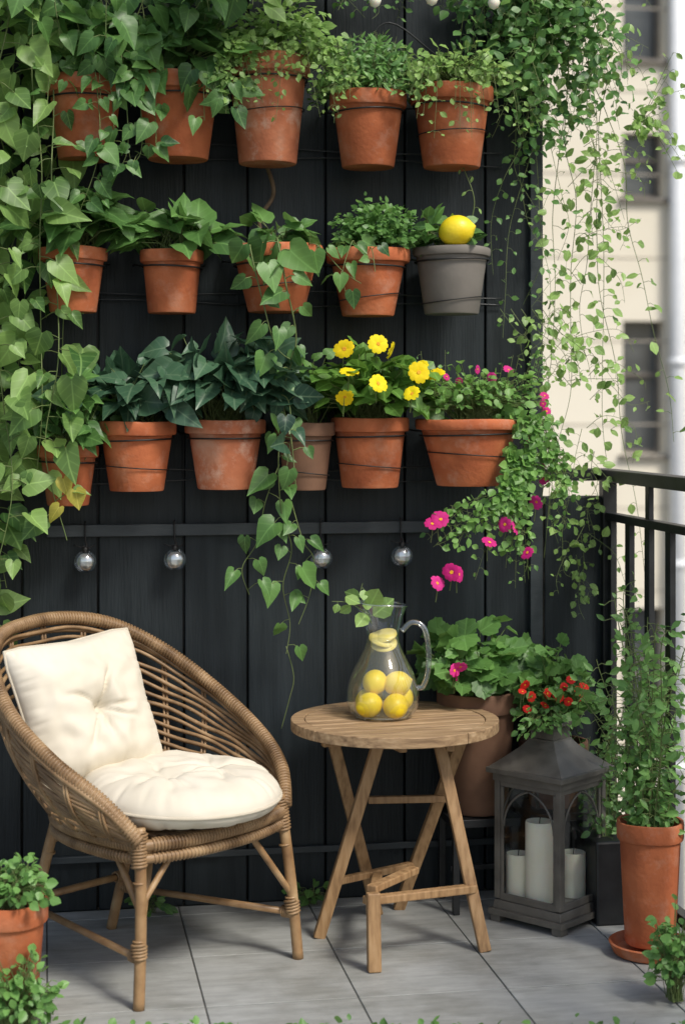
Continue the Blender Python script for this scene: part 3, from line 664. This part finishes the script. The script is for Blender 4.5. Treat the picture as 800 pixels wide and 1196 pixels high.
def ground_plant(name,c,rad,n,size,T,m,tb=.7):
    e=grp(name,(c[0],c[1],0)); L=Leaves();S=MB(); bush(L,S,c,rad,n,size,tb=tb,stem_r=.0009,base=(c[0],c[1],.005)); L.build('leaves',T,m,e,wid=1.2); S.obj('stems',M_stem,e)
ground_plant('low_leafy_plant',(-.87,-.86,.06),(.09,.07,.085),340,.024,T_oval,L_herb,.7)
ground_plant('low_leafy_plant',(.60,-.93,.09),(.05,.07,.12),200,.026,T_oval,L_herb,.7)
ground_plant('low_leafy_plant',(-.53,-.06,.03),(.06,.04,.03),30,.03,T_oval,L_mid,.5)
ground_plant('low_leafy_plant',(-.10,-.06,.03),(.06,.04,.03),26,.03,T_oval,L_mid,.5)
e=grp('creeping_groundcover',(-.1,-1.0,0)); L=Leaves()
for i in range(520):
    x=random.uniform(-.95,.65); y=-.835-.177*(x+.9)-random.random()**.7*.12+random.gauss(0,.006)+.012*math.sin(x*23)
    L.add((x,y,random.uniform(.002,.02)),rv(1)+UP*.4,UP+rv(.4),random.uniform(.012,.026),random.uniform(.3,1))
L.build('leaves',T_oval,L_herb,e,wid=1.4)

# ================================================================== chair
CH=Vector((-.537,-.454,0)); fa=math.atan2(-.788,.613); RM=Matrix.Rotation(fa,3,'Z')
def ch(x,y,z): 
    p=RM@Vector((x,y,0)); return Vector((CH.x+p.x,CH.y+p.y,z))
chair=grp('rattan_armchair',tuple(CH))
RT=[(-.42,0,.80),(-.385,.165,.778),(-.285,.275,.705),(-.14,.335,.605),(.02,.335,.515),(.14,.29,.445),(.205,.235,.372)]
ST=[(-.25,0),(-.23,.10),(-.165,.18),(-.06,.225),(.04,.238),(.13,.238),(.2,.228)]
def full(tab):
    return [Vector((p[0],-p[1],*( [p[2]] if len(p)>2 else [.36]))) for p in reversed(tab[1:])]+[Vector((p[0],p[1],*([p[2]] if len(p)>2 else [.36]))) for p in tab]
rim_l=cr(full(RT),10); seat_l=cr(full(ST),10)
for i,p in enumerate(rim_l):
    f=i/len(rim_l)
    if f<.45: p.z+=.03*math.sin(math.pi*f/.45)
nR=len(rim_l)
def shell(i,t):
    a=seat_l[i];b_=rim_l[i]; p=a.lerp(b_,t); o=Vector((p.x,p.y,0)); 
    if o.length>0: o.normalize()
    return p+o*.035*math.sin(math.pi*t)*min(1,(b_.z-a.z)/.15)
T3=lambda p: ch(p.x,p.y,p.z)
w=MB()
for k,t in enumerate(np.linspace(.06,.94,15)):
    ph=random.random()*6; t+=random.uniform(-.006,.006)
    w.tube([T3(shell(i,t)+Vector((0,0,.003*math.sin(i*.5+ph)))) for i in range(nR)],random.uniform(.0048,.006),6)
w.obj('woven_rods',M_rattan,chair)
w=MB()
for i in list(range(3,nR,7)):
    for off in (-.004,.004):
        pts=[]
        for t in np.linspace(0,1,9):
            p=shell(i,t); tan=(shell(min(i+1,nR-1),t)-p); 
            if tan.length>0: tan.normalize()
            pts.append(T3(p+tan*off*1.2+Vector((p.x,p.y,0)).normalized()*.007))
        w.tube(pts,.0038,6)
w.obj('ribs',M_rattan,chair)
def wrap(w,P,R,pitch,r=.0035):
    P=[Vector(p) for p in P]; L_=[0]
    for i in range(1,len(P)): L_.append(L_[-1]+(P[i]-P[i-1]).length)
    tot=L_[-1]; n=int(tot/pitch*8); out=[]; i=0
    for k in range(n+1):
        s_=tot*k/n
        while i<len(P)-2 and L_[i+1]<s_: i+=1
        f=(s_-L_[i])/max(1e-6,L_[i+1]-L_[i]); p=P[i].lerp(P[i+1],f); t=(P[i+1]-P[i]).normalized()
        u=t.cross(Vector((.13,.21,.97))).normalized(); v=t.cross(u); a=2*math.pi*k/8
        out.append(p+(u*math.cos(a)+v*math.sin(a))*R)
    w.tube(out,r,5)
w=MB(); rimw=[T3(p) for p in rim_l]
w.tube(rimw,.0145,10); wrap(w,rimw,.0145,.0085,.0042)
br=[T3(shell(i,.93)+Vector((shell(i,.93).x,shell(i,.93).y,0)).normalized()*.008) for i in range(nR)]
w.tube(br,.008,8)
fr_loop=[T3(p) for p in seat_l]+[ch(.235,.12,.36),ch(.245,0,.36),ch(.235,-.12,.36)]
P=cr(fr_loop,3,closed=True)
w.tube(P,.013,10,closed=True); wrap(w,P,.0135,.0085,.004)
P2=[p-Vector((0,0,.03)) for p in P]; w.tube(P2,.011,8,closed=True); wrap(w,P2,.011,.010,.0035)
w.obj('wrapped_rim_and_seat_frame',M_rattan,chair)
d=MB(); ring=P; c0=ch(0,0,.36); vs=[c0]+[c0.lerp(p,.97) for p in ring]; d.add(vs,[(0,1+i,1+(i+1)%len(ring)) for i in range(len(ring))])
d.obj('seat_deck',M_rattan,chair,False)
w=MB()
for k in range(-11,12):
    y=k*.02; hx=.235*math.sqrt(max(.05,1-(y/.25)**2)); w.tube([ch(-hx,y,.366),ch(hx,y,.366)],.005,6)
w.obj('seat_rods',M_rattan,chair)
lg=MB(); wr=MB()
legs=[(ch(.195,-.225,.40),ch(.215,-.245,0)),(ch(.195,.225,.40),ch(.235,.25,0)),(ch(-.20,-.14,.37),ch(-.30,-.16,0)),(ch(-.20,.14,.37),ch(-.29,.10,0))]
def bow(a,b_,s=.0): return cr([a,a.lerp(b_,.33)+Vector((s,0,0)),a.lerp(b_,.66)+Vector((s,0,0)),b_],5)
for a,b_ in legs:
    lg.tube(bow(a,b_,random.uniform(-.004,.004)),.0135,12)
    for f in (.3,.62): 
        q=a.lerp(b_,f); lg.tube([q,q+(b_-a).normalized()*.004],.0152,12)
def st(a,fa_,b_,fb,r=.009):
    p=legs[a][0].lerp(legs[a][1],fa_); q=legs[b_][0].lerp(legs[b_][1],fb); lg.tube([p,q],r,10)
    for m_,n_ in ((p,q),(q,p)):
        d_=(n_-m_).normalized(); wrap(wr,[m_-d_*.0,m_+d_*.03],r+.004,.006,.0032)
st(0,.12,1,.12); st(1,.12,3,.14); st(0,.14,2,.14); st(2,.2,3,.2)
st(0,.72,2,.70,.0085); st(1,.72,3,.70,.0085); st(2,.62,3,.62)
lg.tube(bow(legs[0][0].lerp(legs[0][1],.68),ch(.12,-.12,.345),0),.008,10)
lg.tube(bow(legs[1][0].lerp(legs[1][1],.60),ch(.2,.10,.345),0),.008,10)
lg.tube(bow(legs[0][0].lerp(legs[0][1],.45),ch(.08,-.21,.345),0),.008,10)
lg.tube(bow(legs[0][0].lerp(legs[0][1],.45),ch(.205,-.12,.345),0),.0075,10)
for a,b_ in legs[:2]:
    for f0,f1 in ((.02,.22),(.64,.72)): wrap(wr,[a.lerp(b_,f0),a.lerp(b_,f1)],.0165,.0075,.0038)
lg.obj('legs',M_rattan2,chair); wr.obj('bindings',M_rattan,chair)
def cushion_mesh(kind,n=84,T=.06,S=.18,tufts=((0,0),),deep=.62):
    vs=[];fs=[]
    def H(u,v):
        if kind=='sq':
            e=max(0,1-abs(u)**2.4)**.5*max(0,1-abs(v)**2.4)**.5
        else:
            e=max(0,1-(u*u+v*v)**2.2)**.5
        h=e
        for tx,ty in tufts:
            dx,dy=u-tx,v-ty; r=math.hypot(dx,dy); th=math.atan2(dy,dx)
            wob=.5*noise.noise(Vector((u*3,v*3,5)))
            h-= e*deep*math.exp(-(r/.13)**1.3)
            h-= e*.20*math.exp(-((r-.2)/.26)**2)*max(0,math.cos(th*3.5+.6+2*math.sin(th)+wob))**8
            h-= e*.16*math.exp(-((r-.28)/.32)**2)*max(0,math.cos(th*4+2.1+wob*2))**14
        edge=max(abs(u),abs(v)) if kind=='sq' else math.hypot(u,v)
        h+= e*.18*noise.noise(Vector((u*2.1,v*2.1,3)))+e*.10*noise.noise(Vector((u*5,v*5,9)))
        if kind=='sq': s_=(v if abs(u)>abs(v) else u)*9+ (3 if abs(u)>abs(v) else 0)
        else: s_=math.atan2(v,u)*5.5
        h-= .24*e*math.exp(-((1-edge)/.18)**2)*max(0,noise.noise(Vector((s_*1.7,edge*1.2,1))))*1.6
        return h
    for side in (1,-1):
        for i in range(n+1):
            for j in range(n+1):
                u=-1+2*i/n; v=-1+2*j/n
                u=math.copysign(1-(1-abs(u))**1.25,u); v=math.copysign(1-(1-abs(v))**1.25,v)
                if kind=='sq':
                    U=u*(1-.08*(1-abs(v))**.8*abs(u)**2); V=v*(1-.08*(1-abs(u))**.8*abs(v)**2)
                    # softened corners
                    k_=1-.045*max(0,(abs(u)*abs(v))-.72)/.28
                    x,y=U*k_,V*k_; hu,hv=u,v
                else:
                    hu=u*math.sqrt(1-v*v/2); hv=v*math.sqrt(1-u*u/2); x,y=hu,hv
                h=H(hu,hv) if side>0 else -max(0,H(hu,hv))*.75
                vs.append((x*S,y*S,h*T))
        o=(0 if side>0 else (n+1)**2)
        for i in range(n):
            for j in range(n):
                a=o+i*(n+1)+j; q=(a,a+n+1,a+n+2,a+1); fs.append(q if side>0 else q[::-1])
    edge=[]
    for i in range(n): edge.append(vs[i*(n+1)])
    for j in range(n): edge.append(vs[n*(n+1)+j])
    for i in range(n,0,-1): edge.append(vs[i*(n+1)+n])
    for j in range(n,0,-1): edge.append(vs[j])
    return vs,fs,edge
def place_cushion(name,kind,M,**k):
    vs,fs,edge=cushion_mesh(kind,**k); e=grp(name,tuple(M.translation)); b=MB(); b.add([M@Vector(v) for v in vs],fs); b.obj('cover',M_cloth,e)
    p=MB(); p.tube([M@Vector(v) for v in edge],.0042,8,closed=True); p.obj('piping',M_pipe,e)
    q=MB(); 
    for tx,ty in k.get('tufts',((0,0),)):
        c_=Vector((tx*k['S'],ty*k['S'],k['T']*(.92-k.get('deep',.62)))); vv=[M@(c_+Vector((0,0,.005)))]
        for j in range(12): vv.append(M@(c_+Vector((.008*math.cos(j*.5236),.008*math.sin(j*.5236),0))))
        q.add(vv,[(0,1+j,1+(j+1)%12) for j in range(12)])
    q.obj('button',M_pipe,e); return e
p=ch(.085,.0,.428)
Ms=Matrix.Translation(p)@Matrix.Rotation(fa,4,'Z')@Matrix.Rotation(.05,4,'Y')
place_cushion('round_seat_cushion','rd',Ms,T=.064,S=.24,tufts=((.1,.33),(.1,-.33)),deep=.4)
fz=Vector((math.cos(math.radians(-62)),math.sin(math.radians(-62)),.40)).normalized(); fx=Vector((0,0,1)).cross(fz).normalized(); fy=fz.cross(fx)
Rb=Matrix((fx,fy,fz)).transposed().to_4x4()
Mb=Matrix.Translation((-.708,-.395,.612))@Rb@Matrix.Rotation(math.radians(5),4,'Z')
place_cushion('square_back_cushion','sq',Mb,T=.08,S=.182,tufts=((0.05,-.05),))

# ================================================================== table
TX,TY,TZ=.08,-.32,.549; tab=grp('round_wooden_table',(TX,TY,0))
R=.267; tt=MB(); ang=math.radians(8); ca,sa=math.cos(ang),math.sin(ang)
def tw(x,y,z): return (TX+x*ca-y*sa,TY+x*sa+y*ca,z)
Ri=R-.034; ns=9; wd=2*Ri/ns
for k in range(ns):
    y0=-Ri+k*wd+.0024; y1=-Ri+(k+1)*wd-.0024
    if k==0: y0=-Ri+.003
    if k==ns-1: y1=Ri-.003
    yy=np.linspace(y0,y1,7); L_=[(math.sqrt(max(0,(Ri-.002)**2-y*y)),y) for y in yy]
    pts=[(x,y) for x,y in L_]+[(-x,y) for x,y in reversed(L_)]
    n=len(pts); zt=TZ+random.uniform(-.001,.001); vs=[tw(x,y,zt) for x,y in pts]+[tw(x,y,TZ-.018) for x,y in pts]
    tt.add(vs,[tuple(range(n)),tuple(range(2*n-1,n-1,-1))]+[(i,i+n,(i+1)%n+n,(i+1)%n) for i in range(n)])
for q in range(4):
    a0=q*math.pi/2+.4; seg=np.linspace(a0+.004,a0+math.pi/2-.004,22); vs=[];fs=[]
    for a in seg:
        for r_,z in ((Ri,TZ+.001),(R,TZ+.001),(R,TZ-.026),(Ri,TZ-.026)): vs.append(tw(r_*math.cos(a),r_*math.sin(a),z))
    for i in range(len(seg)-1):
        for j in range(4): fs.append((i*4+j,(i+1)*4+j,(i+1)*4+(j+1)%4,i*4+(j+1)%4))
    fs+=[(0,1,2,3),tuple(4*(len(seg)-1)+j for j in (3,2,1,0))]
    tt.add(vs,fs)
tt.obj('slatted_top',M_wood,tab,False,bevel=.002)
lg=MB()
for a,b_ in (((.03,-.40,.53),(-.12,-.335,0)),((-.09,-.33,.53),(.065,-.165,0)),((.17,-.41,.53),(.268,-.515,0)),((.275,-.31,.53),(.13,-.13,0))):
    lg.beam(a,b_,.030,.022,up=(0,1,0))
lg.box((.03,-.32,.511),(.02,.36,.03),rz=.2); lg.box((.2,-.34,.511),(.02,.33,.03),rz=-.1); lg.box((TX,TY-.03,.508),(.4,.022,.028),rz=ang)
lg.beam((.02,-.27,.33),(.225,-.29,.33),.018,.018)
lg.beam((-.05,-.595,.165),(.25,-.485,.15),.026,.02); lg.beam((-.031,-.60,.185),(-.031,-.614,0),.032,.026,up=(0,1,0)); lg.beam((-.03,-.595,.162),(.06,-.20,.12),.026,.02)
lg.beam((-.03,-.57,.185),(.11,-.42,.185),.028,.018)
lg.beam((-.075,-.30,.13),(.17,-.17,.13),.02,.018)
lg.obj('folding_legs',M_woodleg,tab,False,bevel=.003)

# ================================================================== pitcher
JX,JY,JZ=.055,-.29,TZ+.002
jug=grp('glass_lemonade_pitcher',(JX,JY,JZ))
prof=[(.001,.0),(.070,.0),(.078,.004),(.088,.018),(.0945,.04),(.094,.065),(.087,.095),(.074,.125),(.058,.155),(.047,.18),(.042,.20),(.043,.22),(.049,.25),(.057,.275),(.063,.292)]
pp=cr([Vector((a,b_,0)) for a,b_ in prof],3); prof=[(p.x,p.y) for p in pp]
def jugmesh(prof,inset=0,maxz=9):
    b=MB(); b.rev([(max(.0005,r-inset),z) for r,z in prof if z<=maxz],(0,0,0),56)
    out=[]
    for x,y,z in b.v:
        if z>.21:
            f=((z-.21)/.08)**1.6; a=math.atan2(y,x); s_=max(0,math.cos(a-math.pi))**8
            x-= .020*f*s_; z+=.012*f*s_-.006*f*(1-s_)*max(0,math.cos(a))
            y*= 1-.25*f*s_
        out.append((JX+x,JY+y,JZ+z))
    b.v=out; return b
jugmesh(prof).obj('glass_body',M_glass,jug)
b=jugmesh([(r,z+.004) for r,z in prof],.0035,.209); n=56; k=len(b.v)
b.v.append((JX,JY,b.v[-1][2])); b.a.append(.5); b.f+=[(k-n+j,k-n+(j+1)%n,k) for j in range(n)]
b.obj('water',M_water,jug)
rimp=jugmesh(prof).v[-56:]; w=MB(); w.tube(rimp,.0028,8,closed=True)
w.tube([(JX+.072*math.cos(t),JY+.072*math.sin(t),JZ+.004) for t in np.linspace(0,2*math.pi,40,endpoint=False)],.003,6,closed=True)
hp=cr([Vector((JX+.048,JY-.012,JZ+.22)),Vector((JX+.073,JY-.018,JZ+.243)),Vector((JX+.102,JY-.026,JZ+.230)),Vector((JX+.114,JY-.03,JZ+.175)),Vector((JX+.112,JY-.03,JZ+.115)),Vector((JX+.100,JY-.026,JZ+.078)),Vector((JX+.088,JY-.022,JZ+.075))],8)
w.tube(hp,.0075,12); M_handle=thinglass('handle_glass',tint=(.88,.91,.90),base=.2,edge=.8,pw=1.6); w.obj('handle_and_rim',M_handle,jug)
for c_,ax in (((-.044,-.040,.036),(1,.4,.2)),((.022,-.056,.034),(.6,.8,.3)),((.050,.006,.044),(.2,1,.4)),((-.03,.035,.036),(1,0,.5)),((.034,-.022,.086),(1,-.3,.3)),((-.022,-.005,.088),(.4,.8,.3))):
    lemon(jug,(JX+c_[0],JY+c_[1],JZ+c_[2]),.032,ax)
def slice_(c_,r,nrm):
    b=MB(); q=Vector((0,0,1)).rotation_difference(Vector(nrm).normalized()); vs=[Vector(c_)+q@Vector((0,0,.003))]+[Vector(c_)+q@Vector((r*math.cos(t),r*math.sin(t),.003)) for t in np.linspace(0,6.283,24,endpoint=False)]+[Vector(c_)+q@Vector((r*math.cos(t),r*math.sin(t),-.003)) for t in np.linspace(0,6.283,24,endpoint=False)]
    b.add(vs,[(0,1+i,1+(i+1)%24) for i in range(24)]+[(1+i,25+i,25+(i+1)%24,1+(i+1)%24) for i in range(24)]); b.obj('lemon_slice',M_slice,jug)
slice_((JX-.004,JY-.006,JZ+.198),.034,(.2,-.4,1)); slice_((JX+.004,JY,JZ+.208),.033,(-.3,-.3,1)); slice_((JX+.002,JY-.004,JZ+.188),.034,(-.15,-.5,1))
L=Leaves();S=MB()
vine(L,S,[(JX-.03,JY,JZ+.24),(JX-.05,JY-.01,JZ+.285),(JX-.06,JY-.01,JZ+.32),(JX-.055,JY-.01,JZ+.345)],.018,.062,r=.0015,tb=.8,hang=-.2,pet=.01,jit=.4)
vine(L,S,[(JX-.05,JY,JZ+.27),(JX-.09,JY-.01,JZ+.295),(JX-.135,JY-.01,JZ+.30)],.02,.06,r=.0015,tb=.8,hang=.1,pet=.012,jit=.4)
L.build('mint_leaves',T_oval,L_light,jug,wid=1.6); S.obj('mint_stems',M_stem,jug)

# ================================================================== lantern
LX,LY=.505,-.286; rz=math.radians(38); lan=grp('metal_candle_lantern',(LX,LY,0)); s=.22
Mz=Matrix.Rotation(rz,3,'Z')
def lw(x,y,z): p=Mz@Vector((x,y,0)); return (LX+p.x,LY+p.y,z)
b=MB()
for sx in (-1,1):
    for sy in (-1,1):
        b.box(lw(sx*s*.44,sy*s*.44,.009),(.03,.03,.018),rz)
        b.box(lw(sx*s*.44,sy*s*.44,.215),(.016,.016,.31),rz)
b.box((LX,LY,.026),(s*1.06,s*1.06,.016),rz); b.box((LX,LY,.045),(s*.98,s*.98,.022),rz,top=(.97,.97))
b.box((LX,LY,.379),(s*.98,s*.98,.020),rz); b.box((LX,LY,.397),(s*1.10,s*1.10,.014),rz)
lay=[(.53,.4045),(.50,.410),(.36,.436),(.25,.458),(.19,.475),(.185,.48)]
vs=[];fs=[]
for h_,z in lay:
    for x,y in ((-1,-1),(1,-1),(1,1),(-1,1)): vs.append(lw(x*h_*s,y*h_*s,z))
for i in range(len(lay)-1):
    for j in range(4): fs.append((i*4+j,i*4+(j+1)%4,(i+1)*4+(j+1)%4,(i+1)*4+j))
fs.append(tuple(4*(len(lay)-1)+j for j in range(4))); b.add(vs,fs)
b.box((LX,LY,.498),(s*.34,s*.34,.037),rz); b.box((LX,LY,.520),(s*.46,s*.46,.010),rz)
for k in range(4):
    R2=Matrix.Rotation(rz+k*math.pi/2,3,'Z')
    def fw(u,d_,z,R2=R2): p=R2@Vector((u,-d_,0)); return (LX+p.x,LY+p.y,z)
    d_=s*.445; hw=s*.44-.008
    b.box(fw(0,d_,.066),(2*hw,.008,.018),rz+k*math.pi/2); b.box(fw(0,d_,.362),(2*hw,.008,.014),rz+k*math.pi/2)
    for sg in (-1,1):
        b.box(fw(sg*(hw-.005),d_,.214),(.009,.007,.28),rz+k*math.pi/2)
        pts=[]
        for t in np.linspace(0,1,12):
            a=t*math.radians(75); pts.append(fw(sg*(hw-.01-(1-math.cos(a))*1.32*(hw-.01)),d_-.001,.25+math.sin(a)*.104))
        b.tube(pts,.0032,6)
    if k==0: 
        b.box(fw(hw-.018,d_+.007,.21),(.008,.008,.03),rz); 
b.obj('metal_frame',M_lant,lan,False,bevel=.0015)
h=MB(); ring=[Vector(lw(.03*math.cos(t),0,.530+.03*math.sin(t))) for t in np.linspace(-.3,math.pi+.3,16)]
h.tube(ring,.0028,6); h.obj('ring_handle',M_lant,lan)
g_=MB()
for k in range(4):
    R2=Matrix.Rotation(rz+k*math.pi/2,3,'Z')
    d_=s*.438; hw=s*.43; vs=[]
    for u,z in ((-hw,.06),(hw,.06),(hw,.37),(-hw,.37)):
        p=R2@Vector((u,-d_,0)); vs.append((LX+p.x,LY+p.y,z))
    g_.add(vs,[(0,1,2,3)])
g_.obj('glass_panes',M_pane,lan,False)
for (cx,cy,rr,hh) in ((.468,-.312,.037,.21),(.425,-.262,.032,.115),(.572,-.275,.033,.115)):
    c=MB(); c.rev([(.0005,0),(rr,0),(rr,hh-.006),(rr*.96,hh),(rr*.85,hh-.001),(rr*.6,hh-.006),(.0005,hh-.008)],(cx,cy,.057),32); c.obj('pillar_candle',M_candle,lan,'auto')
    c=MB(); c.tube([(cx,cy,.05+hh),(cx+.001,cy,.062+hh),(cx+.003,cy,.068+hh)],.0012,6); c.obj('wick',M_wire,lan)

# ================================================================== light, sky, camera
w=bpy.data.worlds.new('World'); sc.world=w; w.use_nodes=True; nt=w.node_tree
bg=nt.nodes['Background']; sky=nt.nodes.new('ShaderNodeTexSky'); sky.sky_type='NISHITA'; sky.sun_disc=False
el=math.radians(50); az=math.radians(148)
sky.sun_elevation=el; sky.sun_rotation=az; sky.air_density=1.2; sky.dust_density=3; sky.ozone_density=.8
nt.links.new(sky.outputs[0],bg.inputs[0]); bg.inputs[1].default_value=.145
sl=bpy.data.lights.new('sun','SUN'); sl.energy=3.0; sl.angle=math.radians(13); sl.color=(1,.96,.885)
so=bpy.data.objects.new('sun',sl); sc.collection.objects.link(so)
dirv=Vector((math.sin(az)*math.cos(el),math.cos(az)*math.cos(el),math.sin(el)))
so.rotation_euler=dirv.to_track_quat('Z','Y').to_euler(); so.location=dirv*20
cam=bpy.data.cameras.new('camera'); co=bpy.data.objects.new('camera',cam); sc.collection.objects.link(co)
cam.lens=59; cam.sensor_width=36; cam.sensor_fit='AUTO'; cam.shift_y=-118/1196; cam.clip_end=2000; cam.clip_start=.05
co.location=(-.802,-4.55,1.34); co.rotation_euler=(math.pi/2,0,math.radians(-10))
cam.dof.use_dof=True; cam.dof.focus_distance=4.3; cam.dof.aperture_fstop=2.6
sc.camera=co
